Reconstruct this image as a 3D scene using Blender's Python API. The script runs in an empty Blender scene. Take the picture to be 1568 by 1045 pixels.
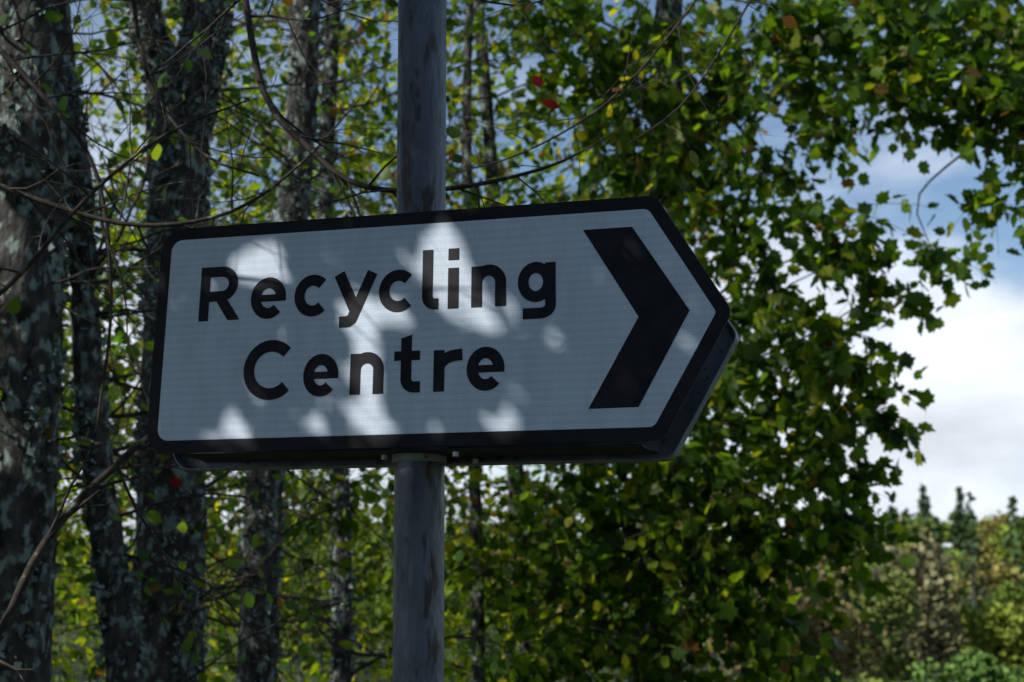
import bpy, math, random
import numpy as np
from mathutils import Vector, Matrix, noise as mn
random.seed(7); rng=np.random.default_rng(7)
R=math.radians
scene=bpy.context.scene
col=scene.collection
scene.view_settings.view_transform='Standard'; scene.view_settings.look='None'; scene.view_settings.exposure=0; scene.view_settings.gamma=1

# ---------------------------------------------------------------- helpers
def empty(name,M=None):
    o=bpy.data.objects.new(name,None); col.objects.link(o)
    if M is not None: o.matrix_world=M
    return o
def obj(name,me,mat=None,parent=None,smooth=False):
    o=bpy.data.objects.new(name,me); col.objects.link(o)
    if mat: me.materials.append(mat)
    if parent: o.parent=parent
    if smooth: me.polygons.foreach_set('use_smooth',[True]*len(me.polygons))
    return o
def mesh_np(name,V,F,C=None):
    V=np.asarray(V,dtype=np.float32); F=np.asarray(F,dtype=np.int32)
    me=bpy.data.meshes.new(name); n,k=F.shape
    me.vertices.add(len(V)); me.vertices.foreach_set('co',V.ravel())
    me.loops.add(n*k); me.loops.foreach_set('vertex_index',F.ravel())
    me.polygons.add(n); me.polygons.foreach_set('loop_start',np.arange(n,dtype=np.int32)*k)
    try: me.polygons.foreach_set('loop_total',np.full(n,k,dtype=np.int32))
    except Exception: pass
    me.update(calc_edges=True)
    if C is not None:
        a=me.color_attributes.new('col','FLOAT_COLOR','POINT')
        a.data.foreach_set('color',np.asarray(C,dtype=np.float32).ravel())
    return me
class MB:
    def __init__(s): s.v=[]; s.f=[]
    def tube(s,pts,rads,n=5,disp=None):
        base=len(s.v); m=len(pts); pts=[Vector(p) for p in pts]
        for i,p in enumerate(pts):
            d=(pts[min(i+1,m-1)]-pts[max(i-1,0)])
            if d.length<1e-9: d=Vector((0,0,1))
            d.normalize()
            ref=Vector((0,1,0)) if abs(d.y)<.8 else Vector((1,0,0))
            a=d.cross(ref).normalized(); b=d.cross(a)
            for k in range(n):
                t=2*math.pi*k/n; o=a*math.cos(t)+b*math.sin(t)
                r=rads[i]
                if disp: r+=disp(p+o*r)
                s.v.append(tuple(p+o*r))
        for i in range(m-1):
            for k in range(n):
                k2=(k+1)%n
                s.f.append((base+i*n+k,base+i*n+k2,base+(i+1)*n+k2,base+(i+1)*n+k))
    def mesh(s,name): 
        return mesh_np(name,s.v,s.f)
OV_V=np.array([(0,0,0),(.26,.22,.05),(.35,.5,.06),(.2,.8,.03),(0,1,0),(-.2,.8,.03),(-.35,.5,.06),(-.26,.22,.05)])
OV_F=[(0,1,2,3,4),(0,4,5,6,7)]
lob=[(0,0),(.26,.02),(.27,.17),(.5,.32),(.38,.46),(.4,.7),(.22,.7),(0,1)]
lobm=lob+[(-x,y) for x,y in lob[-2:0:-1]]
LB_V=np.array([(0,.32,-.02)]+[(x,y,.18*abs(x)-.1*y*y) for x,y in lobm])
LB_F=[(0,i+1,(i+1)%len(lobm)+1) for i in range(len(lobm))]
QD_V=np.array([(-.5,0,0),(.45,.1,.1),(.55,.9,0),(-.4,1,.15)]); QD_F=[(0,1,2,3)]
def nrm(a): return a/np.maximum(np.linalg.norm(a,axis=1,keepdims=True),1e-9)
def leaves(name,pos,ax,bias,size,colr,tpl,mat,parent=None):
    TV,TF=tpl; TF=np.array(TF); N=len(pos); K=len(TV)
    ax=nrm(ax); side=nrm(np.cross(ax,bias)); nn=np.cross(side,ax)
    w=rng.uniform(.8,1.15,(N,1))
    V=pos[:,None,:]+size[:,None,None]*(TV[None,:,0:1]*(side*w)[:,None,:]+TV[None,:,1:2]*ax[:,None,:]+TV[None,:,2:3]*nn[:,None,:])
    F=(TF[None]+(np.arange(N)*K)[:,None,None]).reshape(-1,TF.shape[1])
    C=np.repeat(np.concatenate([colr,np.ones((N,1))],1)[:,None,:],K,1).reshape(-1,4)
    return obj(name,mesh_np(name,V.reshape(-1,3),F,C),mat,parent)
def palette(N,pal,wts,jit=.25):
    i=rng.choice(len(pal),N,p=np.array(wts)/sum(wts)); c=np.array(pal)[i]
    return c*rng.uniform(1-jit,1+jit,(N,1))
def sprays(C,D,L,nl,size,pal,wts,tb,droop=.25,rad=.0025):
    N=len(C); D=nrm(D)
    P=[];A=[]
    t=(np.arange(nl)+.5)/nl
    for j in range(nl):
        tt=t[j]
        p=C+D*(L*tt)[:,None]+np.array([0,0,-1])*(droop*L*tt*tt)[:,None]
        s=rng.normal(size=(N,3)); s[:,2]-=.5
        p=p+rng.normal(scale=.012,size=(N,3))
        P.append(p+nrm(s)*.015); A.append(s+D*.5)
    if tb is not None:
        for i in range(N):
            pts=[C[i]+D[i]*L[i]*q+np.array([0,0,-1])*droop*L[i]*q*q for q in (0,.35,.7,1)]
            tb.tube(pts,[rad,rad*.8,rad*.6,rad*.3],3)
    P=np.concatenate(P);A=np.concatenate(A);M=len(P)
    B=rng.normal(size=(M,3)); B[:,2]+=.7
    S=rng.uniform(size*.6,size*1.25,M)
    return P,A,B,S,palette(M,pal,wts)

# ---------------------------------------------------------------- materials
def newmat(name):
    m=bpy.data.materials.new(name); m.use_nodes=True; nt=m.node_tree
    for n in list(nt.nodes): nt.nodes.remove(n)
    return m,nt,nt.nodes,nt.links
def leafmat(name,trans=3.1,tint=(1.25,1.15,.3),mix=.5,gloss=True):
    m,nt,N,Lk=newmat(name)
    at=N.new('ShaderNodeAttribute'); at.attribute_name='col'
    mu=N.new('ShaderNodeMix'); mu.data_type='RGBA'; mu.blend_type='MULTIPLY'; mu.inputs[0].default_value=1
    Lk.new(at.outputs['Color'],mu.inputs[6]); mu.inputs[7].default_value=(tint[0]*trans,tint[1]*trans,tint[2]*trans,1)
    if gloss:
        d=N.new('ShaderNodeBsdfPrincipled'); d.inputs['Roughness'].default_value=.42
        d.inputs['Specular IOR Level'].default_value=.2; Lk.new(at.outputs['Color'],d.inputs['Base Color'])
    else:
        d=N.new('ShaderNodeBsdfDiffuse'); Lk.new(at.outputs['Color'],d.inputs['Color'])
    o=N.new('ShaderNodeOutputMaterial')
    if mix>0:
        t=N.new('ShaderNodeBsdfTranslucent'); Lk.new(mu.outputs[2],t.inputs['Color'])
        x=N.new('ShaderNodeMixShader'); x.inputs[0].default_value=mix
        Lk.new(d.outputs[0],x.inputs[1]); Lk.new(t.outputs[0],x.inputs[2]); Lk.new(x.outputs[0],o.inputs[0])
    else: Lk.new(d.outputs[0],o.inputs[0])
    return m
def noisemat(name,c1,c2,scale=20,detail=8,lo=.4,hi=.6,rough=.8,bump=0,bscale=None,stretch=(1,1,1),spec=.3,metal=0,c3=None,s3=60,lo3=.6,hi3=.7):
    m,nt,N,Lk=newmat(name)
    tc=N.new('ShaderNodeTexCoord'); mp=N.new('ShaderNodeMapping'); mp.inputs['Scale'].default_value=stretch
    Lk.new(tc.outputs['Object'],mp.inputs[0])
    nz=N.new('ShaderNodeTexNoise'); nz.inputs['Scale'].default_value=scale; nz.inputs['Detail'].default_value=detail
    Lk.new(mp.outputs[0],nz.inputs['Vector'])
    r=N.new('ShaderNodeValToRGB'); r.color_ramp.elements[0].position=lo; r.color_ramp.elements[1].position=hi
    r.color_ramp.elements[0].color=(*c1,1); r.color_ramp.elements[1].color=(*c2,1)
    Lk.new(nz.outputs['Fac'],r.inputs[0])
    out=r.outputs[0]
    if c3:
        n3=N.new('ShaderNodeTexNoise'); n3.inputs['Scale'].default_value=s3; n3.inputs['Detail'].default_value=6
        Lk.new(mp.outputs[0],n3.inputs['Vector'])
        mr=N.new('ShaderNodeMapRange'); mr.inputs[1].default_value=lo3; mr.inputs[2].default_value=hi3
        Lk.new(n3.outputs['Fac'],mr.inputs[0])
        mx=N.new('ShaderNodeMix'); mx.data_type='RGBA'; Lk.new(mr.outputs[0],mx.inputs[0])
        Lk.new(out,mx.inputs[6]); mx.inputs[7].default_value=(*c3,1); out=mx.outputs[2]
    b=N.new('ShaderNodeBsdfPrincipled'); b.inputs['Roughness'].default_value=rough
    b.inputs['Specular IOR Level'].default_value=spec; b.inputs['Metallic'].default_value=metal
    Lk.new(out,b.inputs['Base Color'])
    if bump:
        n2=N.new('ShaderNodeTexNoise'); n2.inputs['Scale'].default_value=bscale or scale*2; n2.inputs['Detail'].default_value=8
        Lk.new(mp.outputs[0],n2.inputs['Vector'])
        bp=N.new('ShaderNodeBump'); bp.inputs['Strength'].default_value=bump; bp.inputs['Distance'].default_value=.01
        Lk.new(n2.outputs['Fac'],bp.inputs['Height']); Lk.new(bp.outputs[0],b.inputs['Normal'])
    o=N.new('ShaderNodeOutputMaterial'); Lk.new(b.outputs[0],o.inputs[0])
    return m
m_leaf=leafmat('leaf_green')
m_leafb=leafmat('leaf_matt',gloss=False)
m_leafs=leafmat('leaf_shade',gloss=False,trans=1.2,mix=.3)
m_leaf2=leafmat('leaf_distant',mix=0,gloss=False)
m_lichen=leafmat('lichen_flakes',mix=0,gloss=False)
m_bark=noisemat('lichen_bark',(.016,.014,.012),(.08,.078,.07),scale=22,lo=.35,hi=.7,rough=.95,bump=1,bscale=60,stretch=(1,1,.6),c3=(.20,.26,.24),s3=28,lo3=.53,hi3=.63)
m_twig=noisemat('twig_bark',(.022,.017,.014),(.05,.042,.036),scale=30,rough=.85,c3=(.16,.19,.15),s3=40,lo3=.6,hi3=.7)
m_black=noisemat('black_film',(.007,.008,.011),(.014,.016,.020),scale=14,rough=.5,spec=.15,c3=(.06,.07,.08),s3=130,lo3=.66,hi3=.8,stretch=(.6,1.6,1))
m_letter=noisemat('black_lettering',(.007,.008,.011),(.013,.014,.018),scale=30,rough=.5,spec=.15)
m_pole=noisemat('galvanised_paint',(.05,.066,.092),(.115,.14,.175),scale=20,lo=.35,hi=.65,rough=.45,spec=.45,bump=.9,bscale=48,stretch=(1,1,.3),c3=(.03,.027,.025),s3=52,lo3=.53,hi3=.62)
m_alu=noisemat('grey_aluminium',(.13,.16,.20),(.20,.235,.28),scale=25,rough=.5,metal=.1,c3=(.06,.055,.05),s3=60)
m_steel=noisemat('steel_clip',(.3,.31,.33),(.45,.45,.46),scale=80,rough=.35,metal=.8)

m_white,nt,N,Lk=newmat('reflective_sheeting')
tc=N.new('ShaderNodeTexCoord')
vo=N.new('ShaderNodeTexVoronoi'); vo.feature='DISTANCE_TO_EDGE'; vo.inputs['Scale'].default_value=230; vo.inputs['Randomness'].default_value=.45
Lk.new(tc.outputs['Object'],vo.inputs['Vector'])
mr=N.new('ShaderNodeMapRange'); mr.inputs[1].default_value=0; mr.inputs[2].default_value=.2; mr.inputs[3].default_value=1.0; mr.inputs[4].default_value=.84
Lk.new(vo.outputs['Distance'],mr.inputs[0])
wv=N.new('ShaderNodeTexWave'); wv.wave_type='BANDS'; wv.bands_direction='Y'; wv.inputs['Scale'].default_value=26; wv.inputs['Distortion'].default_value=.5; wv.inputs['Detail'].default_value=1
Lk.new(tc.outputs['Object'],wv.inputs['Vector'])
mr2=N.new('ShaderNodeMapRange'); mr2.inputs[3].default_value=.92; mr2.inputs[4].default_value=1.0
Lk.new(wv.outputs['Fac'],mr2.inputs[0])
mp=N.new('ShaderNodeMapping'); mp.inputs['Scale'].default_value=(3,.8,1); Lk.new(tc.outputs['Object'],mp.inputs[0])
nz=N.new('ShaderNodeTexNoise'); nz.inputs['Scale'].default_value=9; nz.inputs['Detail'].default_value=9; nz.inputs['Roughness'].default_value=.65
Lk.new(mp.outputs[0],nz.inputs['Vector'])
mr3=N.new('ShaderNodeMapRange'); mr3.inputs[1].default_value=.3; mr3.inputs[2].default_value=.6; mr3.inputs[3].default_value=.86; mr3.inputs[4].default_value=1.0
Lk.new(nz.outputs['Fac'],mr3.inputs[0])
a=N.new('ShaderNodeMath'); a.operation='MULTIPLY'; Lk.new(mr.outputs[0],a.inputs[0]); Lk.new(mr2.outputs[0],a.inputs[1])
b_=N.new('ShaderNodeMath'); b_.operation='MULTIPLY'; Lk.new(a.outputs[0],b_.inputs[0]); Lk.new(mr3.outputs[0],b_.inputs[1])
mx=N.new('ShaderNodeMix'); mx.data_type='RGBA'; Lk.new(b_.outputs[0],mx.inputs[0]); mx.inputs[6].default_value=(0,0,0,1); mx.inputs[7].default_value=(.60,.71,.84,1)
bs=N.new('ShaderNodeBsdfPrincipled'); bs.inputs['Roughness'].default_value=.5; bs.inputs['Specular IOR Level'].default_value=.3; Lk.new(mx.outputs[2],bs.inputs['Base Color'])
o=N.new('ShaderNodeOutputMaterial'); Lk.new(bs.outputs[0],o.inputs[0])

# ---------------------------------------------------------------- camera
cam=bpy.data.cameras.new('camera'); co=bpy.data.objects.new('camera',cam); col.objects.link(co)
co.location=(0,0,1.6); co.rotation_euler=(R(99.5),0,0)
cam.sensor_width=36; cam.lens=57.4; cam.clip_end=5000; cam.clip_start=.05
cam.dof.use_dof=True; cam.dof.focus_distance=2.42; cam.dof.aperture_fstop=8
scene.camera=co

# ---------------------------------------------------------------- light
S=Vector((-.70,-.40,.60)).normalized()
sl=bpy.data.lights.new('sun','SUN'); sl.energy=5; sl.angle=R(.5); sl.color=(1,.95,.87)
so=bpy.data.objects.new('sun',sl); col.objects.link(so); so.rotation_euler=S.to_track_quat('Z','Y').to_euler()
w=bpy.data.worlds.new('World'); scene.world=w; w.use_nodes=True; nt=w.node_tree; N=nt.nodes; Lk=nt.links
for n in list(N): N.remove(n)
sky=N.new('ShaderNodeTexSky'); sky.sky_type='NISHITA'; sky.sun_disc=False
sky.sun_elevation=math.asin(S.z); sky.sun_rotation=math.atan2(S.x,S.y)%(2*math.pi)
sky.dust_density=.3; sky.ozone_density=2.5
b1=N.new('ShaderNodeBackground'); b1.inputs[1].default_value=.12; Lk.new(sky.outputs[0],b1.inputs[0])
tc=N.new('ShaderNodeTexCoord'); mp=N.new('ShaderNodeMapping'); mp.inputs['Scale'].default_value=(1,1,2.6); mp.inputs['Location'].default_value=(.3,.1,.2)
Lk.new(tc.outputs['Generated'],mp.inputs[0])
nz=N.new('ShaderNodeTexNoise'); nz.inputs['Scale'].default_value=3.2; nz.inputs['Detail'].default_value=9; nz.inputs['Roughness'].default_value=.55
Lk.new(mp.outputs[0],nz.inputs['Vector'])
mr=N.new('ShaderNodeMapRange'); mr.inputs[1].default_value=.38; mr.inputs[2].default_value=.56; mr.interpolation_type='SMOOTHSTEP'
Lk.new(nz.outputs['Fac'],mr.inputs[0])
sx=N.new('ShaderNodeSeparateXYZ'); Lk.new(tc.outputs['Generated'],sx.inputs[0])
me_=N.new('ShaderNodeMapRange'); me_.inputs[1].default_value=.17; me_.inputs[2].default_value=.36; me_.inputs[3].default_value=.98; me_.inputs[4].default_value=.05
Lk.new(sx.outputs['Z'],me_.inputs[0])
mm=N.new('ShaderNodeMath'); mm.operation='MULTIPLY'; Lk.new(mr.outputs[0],mm.inputs[0]); Lk.new(me_.outputs[0],mm.inputs[1])
nz2=N.new('ShaderNodeTexNoise'); nz2.inputs['Scale'].default_value=9; nz2.inputs['Detail'].default_value=7; Lk.new(mp.outputs[0],nz2.inputs['Vector'])
mv=N.new('ShaderNodeMapRange'); mv.inputs[1].default_value=.35; mv.inputs[2].default_value=.65; mv.inputs[3].default_value=.82; mv.inputs[4].default_value=1.2; Lk.new(nz2.outputs['Fac'],mv.inputs[0])
b2=N.new('ShaderNodeBackground'); b2.inputs[0].default_value=(.86,.91,1,1); Lk.new(mv.outputs[0],b2.inputs[1])
ms=N.new('ShaderNodeMixShader'); Lk.new(mm.outputs[0],ms.inputs[0]); Lk.new(b1.outputs[0],ms.inputs[1]); Lk.new(b2.outputs[0],ms.inputs[2])
o=N.new('ShaderNodeOutputWorld'); Lk.new(ms.outputs[0],o.inputs[0])

# ---------------------------------------------------------------- terrain
def hgt(x,y):
    t=min(max((y-45)/130,0),1); t=t*t*(3-2*t)
    h=t*(6.6+1.6*math.sin(x*.11+2.6)+mn.noise(Vector((x*.02,y*.02,0)))*2)
    h+=mn.noise(Vector((x*.15,y*.15,3)))*.12
    return h
g=[math.copysign(abs(s)**2.6,s) for s in np.linspace(-1,1,121)]
V=[];F=[]
for yy in g:
    for xx in g:
        X=xx*1800; Y=yy*1800+5
        V.append((X,Y,hgt(X,Y) if Y<600 else hgt(X,600)))
n=len(g)
for j in range(n-1):
    for i in range(n-1): F.append((j*n+i,j*n+i+1,(j+1)*n+i+1,(j+1)*n+i))
m_gr=noisemat('grass_ground',(.03,.05,.015),(.06,.08,.03),scale=1.5,rough=.95,bump=.6,bscale=12,c3=(.08,.06,.03),s3=4)
obj('ground',mesh_np('ground',V,F),m_gr,smooth=True)

# ---------------------------------------------------------------- sign
Xw=Vector((.9409,-.3383,-.0143)).normalized(); Yw=Vector((.0263,.0315,.9991)); Yw=(Yw-Xw*Yw.dot(Xw)).normalized(); Nw=Xw.cross(Yw)
P0=Vector((-.1393,2.3989,2.0183))
MS=Matrix(((Xw.x,Yw.x,Nw.x,P0.x),(Xw.y,Yw.y,Nw.y,P0.y),(Xw.z,Yw.z,Nw.z,P0.z),(0,0,0,1)))
sign=empty('direction_sign',MS)
def mp2(U,Vv):
    v=.0035+(Vv-.0035)*(.181-.0039*(U+.455))/.1795
    return (U+v*(-.0171-.0595*U),v)
def roundpoly(pts,rad,seg=8):
    out=[];n=len(pts)
    for i in range(n):
        p=Vector(pts[i]);a=(Vector(pts[i-1])-p).normalized();b=(Vector(pts[(i+1)%n])-p).normalized()
        ang=a.angle(b); d=rad[i]/math.tan(ang/2); c=p+(a+b).normalized()*rad[i]/math.sin(ang/2)
        s=p+a*d-c; e=p+b*d-c
        for k in range(seg+1):
            t=k/seg; v=s.lerp(e,t).normalized()*rad[i]; out.append(tuple(c+v))
    return out
OUT=[(-.455,-.176),(.369,-.176),(.4745,.0055),(.369,.183),(-.455,.183)]
def inset(pts,d):
    n=len(pts);o=[]
    for i in range(n):
        p=Vector(pts[i]);a=(p-Vector(pts[i-1])).normalized();b=(Vector(pts[(i+1)%n])-p).normalized()
        na=Vector((-a.y,a.x));nb=Vector((-b.y,b.x)); m=(na+nb).normalized()
        o.append(tuple(p+m*d/m.dot(na)))
    return o
def plate(name,poly,zf,zb,mat,off=(0,0)):
    P=[mp2(*p) for p in poly]; n=len(P)
    V=[(x+off[0],y+off[1],zf) for x,y in P]+[(x+off[0],y+off[1],zb) for x,y in P]
    F=[tuple(range(n)),tuple(range(2*n-1,n-1,-1))]+[(i,n+i,n+(i+1)%n,(i+1)%n) for i in range(n)]
    me=bpy.data.meshes.new(name); me.from_pydata(V,[],F); me.update()
    return obj(name,me,mat,sign)
rr=[.038,.026,.018,.026,.038]
po=roundpoly(OUT,rr); pi_=roundpoly(inset(OUT,.0195),[.019,.014,.008,.014,.019])
plate('border_plate',po,0,-.004,m_black)
def sheet(name,P,z,mat):
    me=bpy.data.meshes.new(name); me.from_pydata([(*mp2(*p),z) for p in P],[],[tuple(range(len(P)))]); me.update()
    return obj(name,me,mat,sign)
sheet('white_panel',pi_,.0004,m_white)
ch=[(.2543,.137),(.3282,.1368),(.4136,.0094),(.3409,-.1263),(.2671,-.127),(.3394,.0035)]
me=bpy.data.meshes.new('chevron'); me.from_pydata([(x,y,.0009) for x,y in ch],[],[(0,5,2,1),(5,4,3,2)]); me.update()
obj('chevron',me,m_letter,sign)
W_=.0174; H_=W_/2
LV=[];LF=[];lay=[0]
def poly(P,ox,oy):
    lay[0]+=1; z=.0009+.00001*(lay[0]%9)
    b=len(LV)
    for x,y in P: LV.append((*mp2(ox+x,oy+y),z))
    LF.append(tuple(range(b,b+len(P))))
def stroke(pts,ox,oy,w=W_):
    lay[0]+=1; z=.0009+.00001*(lay[0]%9)
    q=[Vector(pts[0])]
    for p in pts[1:]:
        if (Vector(p)-q[-1]).length>.0004: q.append(Vector(p))
    pts=q
    b=len(LV);n=len(pts)
    for i in range(n):
        if i==0: d=(pts[1]-pts[0]).normalized(); m=1
        elif i==n-1: d=(pts[-1]-pts[-2]).normalized(); m=1
        else:
            d1=(pts[i]-pts[i-1]).normalized(); d2=(pts[i+1]-pts[i]).normalized(); d=(d1+d2).normalized(); m=1/max(d.dot(d1),.5)
        nn=Vector((-d.y,d.x))*w/2*m
        for q in (pts[i]+nn,pts[i]-nn): LV.append((*mp2(ox+q.x,oy+q.y),z))
    for i in range(n-1): LF.append((b+2*i,b+2*i+1,b+2*i+3,b+2*i+2))
def arc(cx,cy,rx,ry,a0,a1,n=28):
    return [(cx+rx*math.cos(R(a0+(a1-a0)*i/n)),cy+ry*math.sin(R(a0+(a1-a0)*i/n))) for i in range(n+1)]
XH=.0635;CAP=.0865
def L_R(x,y,w):
    stroke([(H_,0),(H_,CAP)],x,y)
    ry=(CAP-.0335-W_*.9)/2+.001; cy=CAP-H_*.95-ry
    stroke([(H_,CAP-H_*.95),(w-.006-H_-ry,CAP-H_*.95)]+arc(w-.006-H_-ry,cy,ry,ry,90,-90)+[(H_,cy-ry)],x,y,W_*.95)
    poly([(.025,.038),(.046,.038),(w,0),(w-.0215,0)],x,y)
def L_e(x,y,w):
    c=w/2; stroke(arc(c,XH/2,c-H_,XH/2-H_+.0012,0,316,40),x,y)
    poly([(W_*.6,XH/2-.0055),(w,XH/2-.0055),(w-.0006,XH/2+.0055),(W_*.6,XH/2+.0055)],x,y)
def L_c(x,y,w):
    c=w/2+.002; stroke(arc(c,XH/2,c-H_,XH/2-H_+.0012,46,314,36),x,y)
def L_C(x,y,w):
    c=w/2+.003; stroke(arc(c,CAP/2,c-H_,CAP/2-H_+.003,44,316,40),x,y,.0184)
def L_y(x,y,w):
    stroke([(.0098,XH),(w*.5,.006)],x,y,.0184)
    stroke([(w-.0098,XH),(w*.49,.001)]+[(w*.44,-.0075),(w*.36,-.0118),(.012,-.0122)],x,y,.0174)
def L_l(x,y,w): stroke([(H_,.0925),(H_,.021)]+arc(H_+.0125,.021,.0125,.0125,180,270,8)+[(w,.0085)],x,y,.0172)
def L_i(x,y,w):
    stroke([(H_,0),(H_,XH-.001)],x,y); stroke([(H_,.0745),(H_,.0925)],x,y)
def L_n(x,y,w):
    stroke([(H_,0),(H_,XH-.001)],x,y); rx=w/2-H_
    stroke([(H_,.034)]+arc(w/2,XH-H_-.019+.001,rx,.019,172,0,20)+[(w-H_,0)],x,y)
def L_g(x,y,w):
    c=(w-.003)/2; stroke(arc(c,XH/2+.002,c-H_,XH/2-H_-.001,0,360,40),x,y,.0168)
    stroke([(w-H_,XH-.001),(w-H_,-.001)]+arc(w-H_-.016,-.001,.016,.0125,0,-90,10)+[(.008,-.0135)],x,y,.0165)
def L_t(x,y,w):
    poly([(.0107,.083),(.0281,.088),(.0281,.018),(.0107,.018)],x,y)
    stroke([(.0194,.021)]+arc(.0325,.021,.0131,.0125,180,270,8)+[(w-.001,.0085)],x,y,.0172)
    poly([(0,XH-.0145),(w-.002,XH-.0145),(w-.002,XH),(0,XH)],x,y)
def L_r(x,y,w):
    stroke([(H_,0),(H_,XH-.001)],x,y)
    stroke([(H_,.026)]+arc(w-.004,.034,w-.004-H_,.0205,172,90,12)+[(w,XH-H_)],x,y)
B1=.0297
for fn,x0,x1 in [(L_R,-.377,-.3035),(L_e,-.2855,-.2241),(L_c,-.2095,-.1504),(L_y,-.1435,-.068),(L_c,-.0665,-.0065),(L_l,.0045,.0315),(L_i,.0464,.063),(L_n,.0838,.139),(L_g,.157,.2165)]:
    fn(x0,B1,x1-x0)
B2=-.0950
for fn,x0,x1 in [(L_C,-.2903,-.204),(L_e,-.188,-.129),(L_n,-.110,-.0545),(L_t,-.038,.0055),(L_r,.0255,.071),(L_e,.078,.137)]:
    fn(x0,B2,x1-x0)
me=bpy.data.meshes.new('lettering'); me.from_pydata(LV,[],LF); me.update(); obj('lettering',me,m_letter,sign)
plate('rear_plate',po,-.118,-.121,m_alu,off=(-.013,-.014))
Pm=[mp2(*p) for p in po]; n=len(Pm); V=[];F=[]
for x,y in Pm: V+= [(x-.013,y-.014,-.098),(x-.013,y-.014,-.118)]
for i in range(n):
    j=(i+1)%n; F.append((2*i,2*i+1,2*j+1,2*j))
me=bpy.data.meshes.new('rear_rim'); me.from_pydata(V,[],F); me.update(); o=obj('rear_rim',me,m_alu,sign)
sd=o.modifiers.new('t','SOLIDIFY'); sd.thickness=.002
def box(name,x0,x1,y0,y1,z0,z1,mat,parent,bev=.001):
    me=bpy.data.meshes.new(name)
    V=[(x,y,z) for x in(x0,x1) for y in(y0,y1) for z in(z0,z1)]
    me.from_pydata(V,[],[(0,1,3,2),(4,6,7,5),(0,4,5,1),(2,3,7,6),(0,2,6,4),(1,5,7,3)]); me.update()
    o=obj(name,me,mat,parent); bm=o.modifiers.new('b','BEVEL'); bm.width=bev; bm.segments=2; return o
for k,yy in enumerate((.11,-.155)):
    box('front_rail_%d'%(k+1),-.43,.36,yy-.012,yy+.012,-.015,-.0042,m_alu,sign)
    box('rear_rail_%d'%(k+1),-.42,.34,yy-.022,yy+.002,-.1178,-.106,m_alu,sign)
box('lower_flange',-.395,.345,-.181,-.178,-.090,-.006,m_black,sign,.0005)
for k,(xx,zz) in enumerate([(.062,-.012),(-.06,-.03),(.06,-.095)]):
    b=MB(); b.tube([(xx,-.19,zz),(xx,-.183,zz)],[.006,.006],6); obj('clip_bolt_%d'%(k+1),b.mesh('bolt'),m_steel,sign)

# ---------------------------------------------------------------- post
post=empty('sign_post')
b=MB(); zs=np.linspace(-.3,3.6,60); r0=.038
b.tube([(-.1385-.0035*(z-1.5)/.53*.5,2.462,z) for z in zs],[r0]*len(zs),64)
obj('steel_tube',b.mesh('tube'),m_pole,post,True)
for k,z in enumerate((1.838,2.135)):
    b=MB(); b.tube([(-.1400,2.462,z+q) for q in (-.013,-.012,.012,.013)],[r0+.0005,r0+.0035,r0+.0035,r0+.0005],64)
    obj('clip_band_%d'%(k+1),b.mesh('band'),m_alu,post,True)
b=MB(); b.tube([(-.1455,2.462,3.6),(-.1455,2.462,3.615),(-.1455,2.462,3.62)],[.0395,.0395,.001],32); obj('post_cap',b.mesh('cap'),m_black,post)

# ---------------------------------------------------------------- trunks
def path(pts,step=.025):
    P=[np.array(p,float) for p in pts]; P=[2*P[0]-P[1]]+P+[2*P[-1]-P[-2]]; out=[]
    for i in range(1,len(P)-2):
        n=max(2,int(np.linalg.norm((P[i+1]-P[i])[:3])/step))
        for k in range(n):
            t=k/n; a,b,c,d=P[i-1:i+3]
            out.append(.5*((2*b)+(-a+c)*t+(2*a-5*b+4*c-d)*t*t+(-a+3*b-3*c+d)*t**3))
    out.append(P[-2]); return out
def bark(p):
    return .010*mn.noise(p*14)+.007*mn.noise(Vector((p.x*40,p.y*40,p.z*22)))+.004*mn.noise(p*90)
def trunk(mb,pts,sides=40,step=.03,fl=None,nfl=1500,sc=1.0):
    q=path(pts,step)
    mb.tube([a[:3] for a in q],[a[3] for a in q],sides,lambda p:bark(p)*sc)
    if fl is not None:
        idx=rng.integers(0,len(q),nfl); ang=rng.uniform(0,2*math.pi,nfl)
        for i,a in zip(idx,ang):
            if mn.noise(Vector((q[i][0]*5+math.cos(a),math.sin(a)*1.0,q[i][2]*3.5)))<-.08: continue
            c=q[i]; r=c[3]+.003
            fl.append((c[0]+math.cos(a)*r,c[1]+math.sin(a)*r,c[2]+random.uniform(-.02,.02),math.cos(a),math.sin(a)))
def flakes(name,fl,parent):
    f=np.array(fl); n=len(f); pos=f[:,:3]
    out=np.stack([f[:,3],f[:,4],np.zeros(n)],1)
    ax=out*.6+rng.normal(size=(n,3))*.7; leaves(name,pos,ax,rng.normal(size=(n,3)),rng.uniform(.008,.026,n),palette(n,[(.21,.27,.25),(.11,.15,.14),(.29,.34,.31)],[5,4,2],.3),(QD_V,QD_F),m_lichen,parent)
tleaf=[]
def twig(p,d,L,r,depth,mb,lp=.25,up=0.0):
    n=max(3,int(L/.05)); pts=[p.copy()]; rad=[r]; d=d.normalized()
    for i in range(n):
        d=(d+Vector((random.gauss(0,.13),random.gauss(0,.13),random.gauss(0,.13)+up))).normalized()
        p=p+d*(L/n); pts.append(p.copy()); rad.append(r*(1-.75*(i+1)/n))
        if depth>0 and random.random()<.42:
            s=d.cross(Vector((random.gauss(0,1),random.gauss(0,1),random.gauss(0,1)))).normalized()
            twig(p,d*.8+s*.75,L*random.uniform(.3,.6),rad[-1]*.65,depth-1,mb,lp,up)
        if random.random()<lp: tleaf.append((*p,*d))
    mb.tube(pts,rad,4 if r<.006 else 6)
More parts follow.
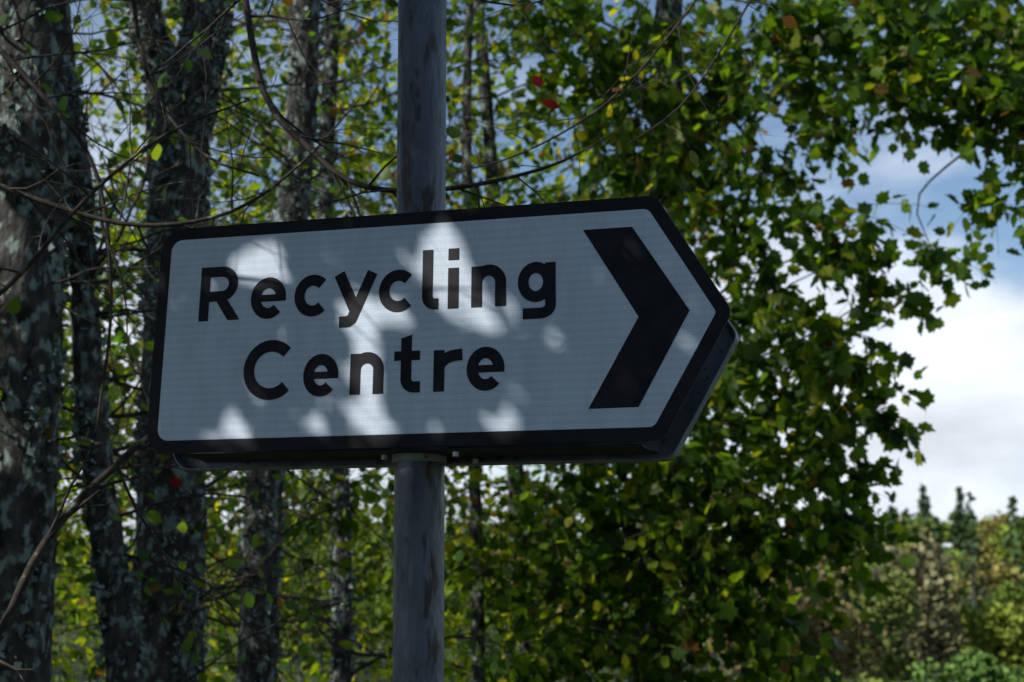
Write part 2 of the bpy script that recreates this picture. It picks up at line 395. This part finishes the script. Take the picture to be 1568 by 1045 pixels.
trees=[
 ('lichened_tree',[[(-1.50,5,-.2,.15),(-1.50,5,.8,.118),(-1.50,5,1.6,.11),(-1.52,5,2.6,.115),(-1.55,5,3.55,.125),(-1.62,5,4.6,.10),(-1.7,5,6,.06)]]),
 ('lichened_tree',[[(-1.27,6,-.2,.19),(-1.25,6,1.2,.135),(-1.25,6,1.9,.125),(-1.26,6,2.6,.115),(-1.27,6,3.35,.108),(-1.33,6,3.65,.075),(-1.43,6,4.0,.066),(-1.5,6,5.6,.04)],
                   [(-1.27,6,3.2,.08),(-1.22,6,3.5,.09),(-1.17,6,3.95,.085),(-1.1,6.05,4.8,.06),(-1.0,6.1,6,.04)]]),
 ('lichened_tree',[[(-1.12,5.2,-.2,.08),(-1.2,5.2,1.3,.058),(-1.31,5.2,1.98,.05),(-1.37,5.2,2.45,.045),(-1.43,5.2,3.05,.042),(-1.52,5.2,3.6,.038),(-1.62,5.2,4.8,.03)]]),
 ('lichened_tree',[[(-1.08,7,-.2,.12),(-1.07,7,1.4,.085),(-1.06,7,2.1,.08),(-1.0,7,3.0,.07),(-.96,7,3.4,.07),(-.93,7,4.2,.065),(-.9,7,6,.04)]]),
 ('lichened_tree',[[(-.78,7.5,-.2,.06),(-.77,7.5,1.3,.048),(-.79,7.5,2.2,.045),(-.88,7.5,3.2,.04),(-.86,7.5,4.5,.035),(-.8,7.5,6,.02)]]),
 ('slender_tree',[[(.06,8.8,-.2,.07),(.05,8.8,1.3,.05),(.02,8.8,2.3,.045),(-.08,8.8,3.6,.04),(-.22,8.8,5.4,.03)]]),
 ('slender_tree',[[(-.2,8.4,-.2,.05),(-.17,8.4,1.5,.035),(-.22,8.4,3.0,.03),(-.24,8.4,4.4,.025),(-.2,8.4,5.6,.02)]]),
]
for k,(nm,limbs) in enumerate(trees):
    T=empty(nm); mb=MB(); fl=[]
    for L in limbs: trunk(mb,L,48 if k<4 else 20,.025,fl,(7500 if k<2 else 3600) if k<5 else 500,1.0 if k<4 else .6)
    obj('trunk',mb.mesh('trunk'),m_bark,T,True)
    if fl: flakes('lichen',fl,T)
    tb=MB(); tleaf.clear()
    q=path(limbs[0],.1)
    for _ in range(44 if k<5 else 14):
        a=random.choice(q[12:]); 
        if a[2]<1.2: continue
        th=random.uniform(0,2*math.pi); d=Vector((math.cos(th)*1.0,math.sin(th)*.7,random.uniform(-.1,.7)))
        twig(Vector(a[:3]),d,random.uniform(.5,1.3),random.uniform(.004,.009),2,tb,.10)
    obj('twigs',tb.mesh('twigs'),m_twig,T)
    if tleaf:
        f=np.array(tleaf); n=len(f); A=f[:,3:]+rng.normal(size=(n,3))*.8; B=rng.normal(size=(n,3)); B[:,2]+=.6
        leaves('leaves',f[:,:3],A,B,rng.uniform(.035,.065,n),palette(n,[(.04,.09,.02),(.08,.13,.02),(.12,.06,.02)],[8,5,.5]),(OV_V,OV_F),m_leaf,T)

sh=empty('twiggy_shrub'); tb=MB(); tleaf.clear()
near=[[(-.66,3.2,3.25,.008),(-.57,3.2,2.95,.0075),(-.506,3.2,2.65,.007),(-.41,3.2,2.53,.0065),(-.33,3.18,2.46,.006),(-.24,3.15,2.43,.0055),(-.11,3.15,2.436,.005),(.008,3.15,2.46,.004),(.1,3.15,2.49,.003),(.19,3.15,2.54,.0015)],
 [(-1.1,3.2,1.40,.011),(-.99,3.2,1.56,.010),(-.93,3.2,1.70,.009),(-.86,3.2,1.805,.008),(-.775,3.2,1.89,.007),(-.69,3.2,1.96,.006),(-.5,3.3,2.05,.004),(-.3,3.4,2.1,.002)],
 [(-1.2,3.4,2.55,.006),(-1.0,3.4,2.47,.0055),(-.8,3.4,2.42,.005),(-.6,3.4,2.45,.004),(-.45,3.4,2.56,.003),(-.33,3.4,2.7,.0015)],
 [(-1.1,3.0,2.1,.006),(-.95,3.0,2.2,.005),(-.8,3.0,2.38,.004),(-.66,3.0,2.5,.003),(-.5,3.0,2.57,.0015)],
 [(.5,3.3,3.05,.0035),(.35,3.3,2.83,.0025),(.2,3.3,2.66,.0025),(.02,3.3,2.55,.002),(-.15,3.3,2.5,.0012)],
 [(.62,3.4,3.1,.003),(.46,3.4,2.82,.0025),(.36,3.4,2.68,.002),(.25,3.4,2.6,.0012)],
 [(-.2,2.9,2.85,.003),(-.12,2.9,2.76,.003),(.0,2.9,2.72,.002),(.12,2.9,2.75,.001)],
 [(-1.3,3.6,3.0,.007),(-1.1,3.6,2.8,.006),(-.95,3.6,2.6,.005),(-.9,3.6,2.3,.004),(-.92,3.6,2.0,.003)],
 [(-.66,3.2,3.25,.006),(-.75,3.1,2.9,.005),(-.72,3.1,2.65,.004),(-.6,3.05,2.48,.003),(-.48,3.0,2.42,.002)],
]
for L in near:
    q=path(L,.04); tb.tube([a[:3] for a in q],[a[3] for a in q],6)
    for i in range(3,len(q)-1):
        if random.random()<.65:
            d=Vector(q[i+1][:3]-q[i-1][:3]).normalized()
            s=Vector((random.gauss(0,1),random.gauss(0,.5),random.gauss(0,1))).normalized()
            twig(Vector(q[i][:3]),d*.6+s,random.uniform(.12,.45),q[i][3]*.5,1,tb,.045,.01)
stems=[[(-1.25,3.3,-.1,.02),(-1.2,3.25,.8,.015),(-1.1,3.2,1.4,.011)],[(-1.5,3.5,-.1,.02),(-1.45,3.5,1.5,.013),(-1.2,3.4,2.55,.006)],[(-1.5,3.5,-.1,.02),(-1.42,3.6,2.2,.012),(-1.3,3.6,3.0,.007)],
 [(-1.5,3.4,0,.018),(-1.3,3.1,1.5,.01),(-1.1,3.0,2.1,.006)],[(-1.42,3.6,2.2,.01),(-1.1,3.4,3.1,.009),(-.8,3.2,3.4,.009),(-.66,3.2,3.25,.008)]]
for L in stems:
    q=path(L,.08); tb.tube([a[:3] for a in q],[a[3] for a in q],8)
obj('branches',tb.mesh('branches'),m_twig,sh)
f=np.array([t for t in tleaf]); n=len(f); A=f[:,3:]+rng.normal(size=(n,3))*.8; B=rng.normal(size=(n,3))
leaves('leaves',f[:,:3],A,B,rng.uniform(.02,.042,n),palette(n,[(.04,.08,.02),(.09,.12,.02),(.12,.05,.02)],[7,3,1.4]),(OV_V,OV_F),m_leaf,sh)
rp=np.array([(.095,3.15,2.60),(-.68,3.3,1.85),(-.1,2.9,2.80),(.06,3.2,2.66)]); n=len(rp)
leaves('red_leaves',rp,rng.normal(size=(n,3)),np.tile([[.2,-1,.3]],(n,1)),np.array([.04,.035,.028,.03]),palette(n,[(.15,.015,.013)],[1]),(OV_V,OV_F),m_leafs,sh)

# ---------------------------------------------------------------- right-hand maple
G=[(.022,.052,.008),(.038,.085,.010),(.075,.135,.013),(.15,.18,.02),(.13,.07,.02)]
blobs=[(.37,8.3,4.5,.34,32),(.86,8.2,4.45,.34,32),(1.34,8.1,4.5,.34,30),(1.83,8.0,4.5,.33,32),(2.25,8,4.45,.33,34),(2.68,8,4.4,.33,32),(2.5,8,4.12,.26,24),(2.05,8,4.2,.27,20),
(1.62,8,4.2,.26,18),(1.12,8.1,4.16,.28,22),(2.55,7.9,3.70,.18,10),(2.35,7.9,3.58,.14,6),(2.08,7.9,3.38,.12,5),(.72,8.2,3.92,.28,26),(1.08,8.1,3.75,.26,14),(1.35,8.1,3.9,.2,7),(1.3,8,3.42,.26,16),(1.6,7.9,3.28,.22,12),(1.75,8,3.55,.15,5),
(1.86,7.9,3.2,.14,7),(1.3,8,3.02,.28,28),(1.68,7.9,2.9,.22,18),(1.45,7.9,2.62,.26,28),(1.72,7.9,2.55,.14,9),(1.15,8,2.42,.3,34),(1.52,7.9,2.22,.24,22),(1.0,8,2.02,.3,36),(1.42,7.9,1.9,.24,24),
(.7,8.1,2.22,.3,28),(.35,8.2,2.05,.3,26),(.7,8.1,1.75,.3,30),(1.15,8,1.66,.28,26),(.35,8.2,1.65,.3,26),(.05,8.4,1.9,.3,18),(.5,8.2,3.2,.4,26),(.9,8.3,3.0,.4,32),(.6,8.3,2.7,.4,28),
(.2,8.4,5.2,.5,20),(.9,8.4,5.2,.5,20),(1.6,8.3,5.2,.5,20),(2.3,8.2,5.1,.5,20),(3.0,8.2,5.0,.5,20),(3.3,8.3,4.4,.4,22),(1.4,8.5,5.9,.6,12),(.5,8.6,6.0,.6,12),(2.3,8.6,5.8,.6,12),(3.2,8,3.9,.3,14),
(.9,8.1,1.3,.35,26),(.3,8.3,1.25,.35,24),(1.3,8.1,1.35,.25,14),(1.0,9.3,3.2,.6,46),(.8,9.4,4.4,.7,44),(.8,9.3,2.1,.7,50),(1.9,9.3,5.0,.6,32),(2.7,9.2,5.1,.5,30),(-.3,7.6,5.0,.5,16)]
mt=empty('maple_tree'); tb=MB(); mb=MB()
trunk(mb,[(.75,8.8,-.2,.2),(.75,8.8,1,.15),(.8,8.8,2.4,.13),(.85,8.75,4,.1),(.9,8.7,5.6,.05)],30,.05)
Cs=[];Ds=[]
for (x,y,z,r,n) in blobs:
    zz=max(1.0,min(5.2,z-.25*abs(x-.8)-.3)); c=np.array([.8,8.8,zz]); e=np.array([x,y,z])
    if x>1.5 and z>3.6:
        c=np.array([x-.6,8.4,5.3]); 
    if x>1.9 and z<3.9 and z>3.3: c=np.array([2.5,8.1,4.4])
    wob=lambda s: rng.normal(size=3)*s
    q=path([(*c,.012),(*(c*.65+e*.35+wob(.08)),.008),(*(c*.3+e*.7+wob(.07)),.005),(*e,.0025)],.1)
    mb.tube([a[:3] for a in q],[a[3] for a in q],6)
    n=int(n*1.25)
    u=rng.normal(size=(n,3)); u=nrm(u)*rng.uniform(.2,1.2,(n,1))**.6
    P=e+u*r; Cs.append(P); out=(P-e)/r*.7+nrm((e-np.array([.8,8.8,z]))[None])*.5+rng.normal(size=(n,3))*.4; out[:,2]-=.1; Ds.append(out)
C=np.concatenate(Cs);D=np.concatenate(Ds); C=C-nrm(D)*.12
P,A,B,Sz,cl=sprays(C,D,rng.uniform(.2,.42,len(C)),9,.082,G,[5,6,5.5,2.2,.4],tb)
obj('trunk_and_limbs',mb.mesh('limbs'),m_bark,mt,True); obj('twigs',tb.mesh('twigs'),m_twig,mt)
leaves('crown',P,A,B,Sz,cl,(LB_V,LB_F),m_leaf,mt)

# ---------------------------------------------------------------- woodland foliage on the left
wf=empty('woodland_foliage'); tb=MB()
def cloud(n,lo,hi,sc,th):
    out=[]
    while len(out)<n:
        p=[random.uniform(lo[i],hi[i]) for i in range(3)]
        if mn.noise(Vector(p)*sc)>th: out.append(p)
    return np.array(out)
G2=[(.02,.045,.008),(.055,.105,.010),(.12,.175,.013),(.22,.22,.015),(.13,.07,.02)]
C=np.concatenate([cloud(1650,(-3.5,7.4,2.2),(.9,10.5,5.0),1.6,-.02),cloud(1050,(-3.5,7.0,.3),(1.0,10.5,2.4),1.6,-.12)])
D=rng.normal(size=(len(C),3)); D[:,2]-=.1
P,A,B,Sz,cl=sprays(C,D,rng.uniform(.25,.5,len(C)),9,.066,G2,[4.5,6,6,3,.4],tb)
obj('twigs',tb.mesh('twigs'),m_twig,wf); leaves('leaf_mass',P,A,B,Sz,cl,(OV_V,OV_F),m_leaf,wf)
tb=MB()
C=cloud(600,(-5,11,.5),(2.0,13.5,6.2),1.1,-.05); D=rng.normal(size=(len(C),3))
P,A,B,Sz,cl=sprays(C,D,rng.uniform(.4,.8,len(C)),10,.10,G2,[2,4,7,5,.5],tb)
obj('far_twigs',tb.mesh('twigs'),m_twig,wf); leaves('far_leaf_mass',P,A,B,Sz,cl,(OV_V,OV_F),m_leafb,wf)

# tall tree added on the left, outside the view, to shade the trunks
st=empty('unseen_shade_tree'); tb=MB(); mb=MB()
trunk(mb,[(-5.2,3.9,-.2,.3),(-5.2,3.9,1.5,.24),(-5.1,3.8,3.5,.2),(-5,3.8,5.5,.12),(-4.9,3.8,7.5,.05)],30,.06)
C=cloud(620,(-6,1.8,2.2),(-2.9,5.4,5.2),.9,-.3)
for c in C[::12]:
    z=max(1.8,min(7,c[2]-.6)); q=path([(-5.1,3.85,z,.035),((-5.1+c[0])/2,(3.85+c[1])/2,(z+c[2])/2+.1,.02),(*c,.006)],.2); mb.tube([a[:3] for a in q],[a[3] for a in q],6)
D=rng.normal(size=(len(C),3))
P,A,B,Sz,cl=sprays(C,D,rng.uniform(.35,.6,len(C)),10,.12,G,[5,6,4,1,.3],tb)
Pv=P-np.array(P0); Sn=np.array(S); dist=np.linalg.norm(Pv-(Pv@Sn)[:,None]*Sn,axis=1); k_=dist>.75
obj('trunk_and_limbs',mb.mesh('limbs'),m_bark,st,True); obj('twigs',tb.mesh('twigs'),m_twig,st)
leaves('crown',P[k_],A[k_],B[k_],Sz[k_],cl[k_],(OV_V,OV_F),m_leafs,st)

# unseen tree, its crown shaped so that it dapples the sign
bt=empty('unseen_dapple_tree'); mb=MB(); tb=MB()
trunk(mb,[(-3.4,-.9,-.2,.16),(-3.4,-.9,1.5,.12),(-3.35,-.8,3,.1),(-3.3,-.7,4.6,.07),(-3.2,-.6,6,.03)],24,.06)
cen=P0+S*2.7
a1=S.cross(Vector((0,0,1))).normalized(); a2=S.cross(a1).normalized()
gaps=[(-.262,.118,.052,.030),(.036,.115,.036,.055),(.055,.055,.045,.020),(-.08,.03,.052,.036),(.12,.018,.045,.022),(-.085,-.05,.026,.045),(-.31,-.146,.048,.016),(-.155,-.142,.026,.016),(-.072,-.135,.032,.030),(.135,-.138,.036,.016),(.03,-.143,.022,.014),(.375,.098,.016,.010),(.215,-.035,.018,.012),(.0,.30,.012,.05),(.02,-.30,.010,.06)]  # crown openings placed to let sun patches fall on the sign
def inplane(p):
    t=(p-np.array(P0))@np.array(Nw)/S.dot(Nw); q=p-np.outer(t,np.array(S))-np.array(P0)
    return q@np.array(Xw),q@np.array(Yw)
ab=np.concatenate([rng.uniform(-.72,.72,(23000,2)),rng.uniform(-1.15,1.15,(7000,2))]); ab=ab[(ab**2).sum(1)<1.25]; n=len(ab)
pos=np.array(cen)+ab[:,:1]*np.array(a1)+ab[:,1:]*np.array(a2)+np.array(S)*rng.uniform(-.5,.5,(n,1))
ax=nrm(rng.normal(size=(n,3))); sz=rng.uniform(.032,.056,n); ok=np.ones(n,bool)
for f_ in (0,.5,1):
    u,v=inplane(pos+ax*(sz*f_)[:,None])
    for (gu,gv,ru,rv) in gaps:
        ok&=((u-gu)/ru)**2+((v-gv)/rv)**2>=1
pos=pos[ok];ax=ax[ok];sz=sz[ok];n=len(pos)
leaves('crown',pos,ax,rng.normal(size=(n,3))+np.array(S)*.6,sz,palette(n,G,[4,5,4,1,.3]),(OV_V,OV_F),m_leafs,bt)
for k in range(7):
    e=cen+a1*random.uniform(-1,1)+a2*random.choice([-1,1])*random.uniform(.45,1); s=Vector((-3.3,-.75,random.uniform(2.6,4.4)))
    q=path([(*s,.03),(*(s.lerp(e,.5)+Vector((0,0,.15))),.015),(*e,.006)],.1); mb.tube([a[:3] for a in q],[a[3] for a in q],6)
for k in range(26):
    e=cen+a1*random.uniform(-.6,.6)+a2*random.uniform(-.4,.4)+S*random.uniform(-1.7,-.6)
    twig(e,Vector((random.gauss(.4,.6),random.gauss(0,.5),random.gauss(-.3,.5))),random.uniform(.3,.7),.0032,1,tb,0)
obj('trunk_and_limbs',mb.mesh('limbs'),m_bark,bt,True); obj('twigs',tb.mesh('twigs'),m_twig,bt)

# ---------------------------------------------------------------- distant trees
dt=empty('distant_trees'); tbk=MB()
PP=[];AA=[];SS=[];CC=[]
def dtree(x,y,h,wd,colr,ls,n,conifer=False):
    z0=hgt(x,y); tbk.tube([(x,y,z0-.3),(x,y,z0+h*.7)],[h*.02,h*.008],5)
    if conifer:
        t=rng.uniform(0,1,n)**1.3; th=rng.uniform(0,6.28,n); rr_=(1-t)*wd*.5*rng.uniform(.6,1.1,n)
        p=np.stack([x+np.cos(th)*rr_,y+np.sin(th)*rr_,z0+h*(.04+.95*t)],1)
    else:
        k=11; c=rng.normal(size=(k,3)); c=nrm(c)*rng.uniform(.3,.9,(k,1)); i=rng.integers(0,k,n)
        u=nrm(rng.normal(size=(n,3)))*rng.uniform(.6,1,(n,1)); q=c[i]*.7+u*.32
        p=np.stack([x+q[:,0]*wd*.55,y+q[:,1]*wd*.55,z0+h*.48+q[:,2]*h*.52],1)
        p[:,2]=np.maximum(p[:,2],z0)
    PP.append(p);AA.append(rng.normal(size=(n,3)));SS.append(rng.uniform(ls*.6,ls*1.3,n))
    CC.append(np.array(colr)[None]*rng.uniform(.55,1.35,(n,1)))
DC=[(.13,.20,.035),(.18,.25,.04),(.26,.29,.05),(.24,.21,.06),(.07,.12,.03),(.2,.27,.05),(.12,.17,.04)]
for i in range(50):
    y=random.uniform(34,56); x=random.uniform(-.42,.44)*y; r=x/y
    h=random.uniform(1.2,2.4)+(y-24)*.035 if r>.16 else random.uniform(3,5.5)
    dtree(x,y,h,h*1.0,random.choice(DC),.08+.0010*y,1100)
for (x,y,h,wd,c_) in [(7.9,32,3.9,2.2,(.22,.21,.11)),(6.6,30,3.4,2.2,(.15,.19,.05)),(9.6,33,2.5,2.6,(.25,.31,.05)),(5.2,28,3.4,3,(.23,.19,.08)),(4.2,27,3.0,3,(.18,.15,.07))]:
    dtree(x,y,h,wd,c_,.10,2800)
for (x,y,h,wd) in [(6.0,22,1.5,1.6),(6.9,24,1.25,1.5),(7.8,24,1.1,2.0)]:
    dtree(x,y,h,wd,(.12,.21,.05),.06,3000)
for i in range(10):
    y=random.uniform(15,20); x=random.uniform(-.1,.24)*y; dtree(x,y,random.uniform(.9,1.3),2.2,random.choice(DC[:3]+DC[5:]),.07,800)
for i in range(560):
    y=random.uniform(58,190)
    if i%4==0: y=random.uniform(150,185)
    x=random.uniform(-.5,.5)*y; c=random.random()<.22
    h=random.uniform(2.4,4.6)*(1 if not c else 1.5)
    dtree(x,y,h,h*(1.15 if not c else .38),(.06,.10,.04) if c else random.choice(DC),.0019*y+.08,300,c)
P=np.concatenate(PP);n=len(P)
B=rng.normal(size=(n,3)); B[:,2]+=1
leaves('crowns',P,np.concatenate(AA),B,np.concatenate(SS),np.concatenate(CC),(QD_V,QD_F),m_leaf2,dt)
obj('trunks',tbk.mesh('trunks'),m_bark,dt)
PP=[];AA=[];SS=[];CC=[];tbk=MB(); ow=empty('unseen_sky_blocking_trees')  # unseen trees added behind the camera to dim sky light on the sign
for i in range(15):
    dtree(-13+i*1.9+random.uniform(-.5,.5),random.uniform(-9,-6),random.uniform(6.5,8.5),4.5,(.05,.095,.02),.3,480)
P=np.concatenate(PP);n=len(P); B=rng.normal(size=(n,3)); B[:,2]+=1
leaves('crowns',P,np.concatenate(AA),B,np.concatenate(SS),np.concatenate(CC),(QD_V,QD_F),m_leaf2,ow)
obj('trunks',tbk.mesh('trunks'),m_bark,ow)
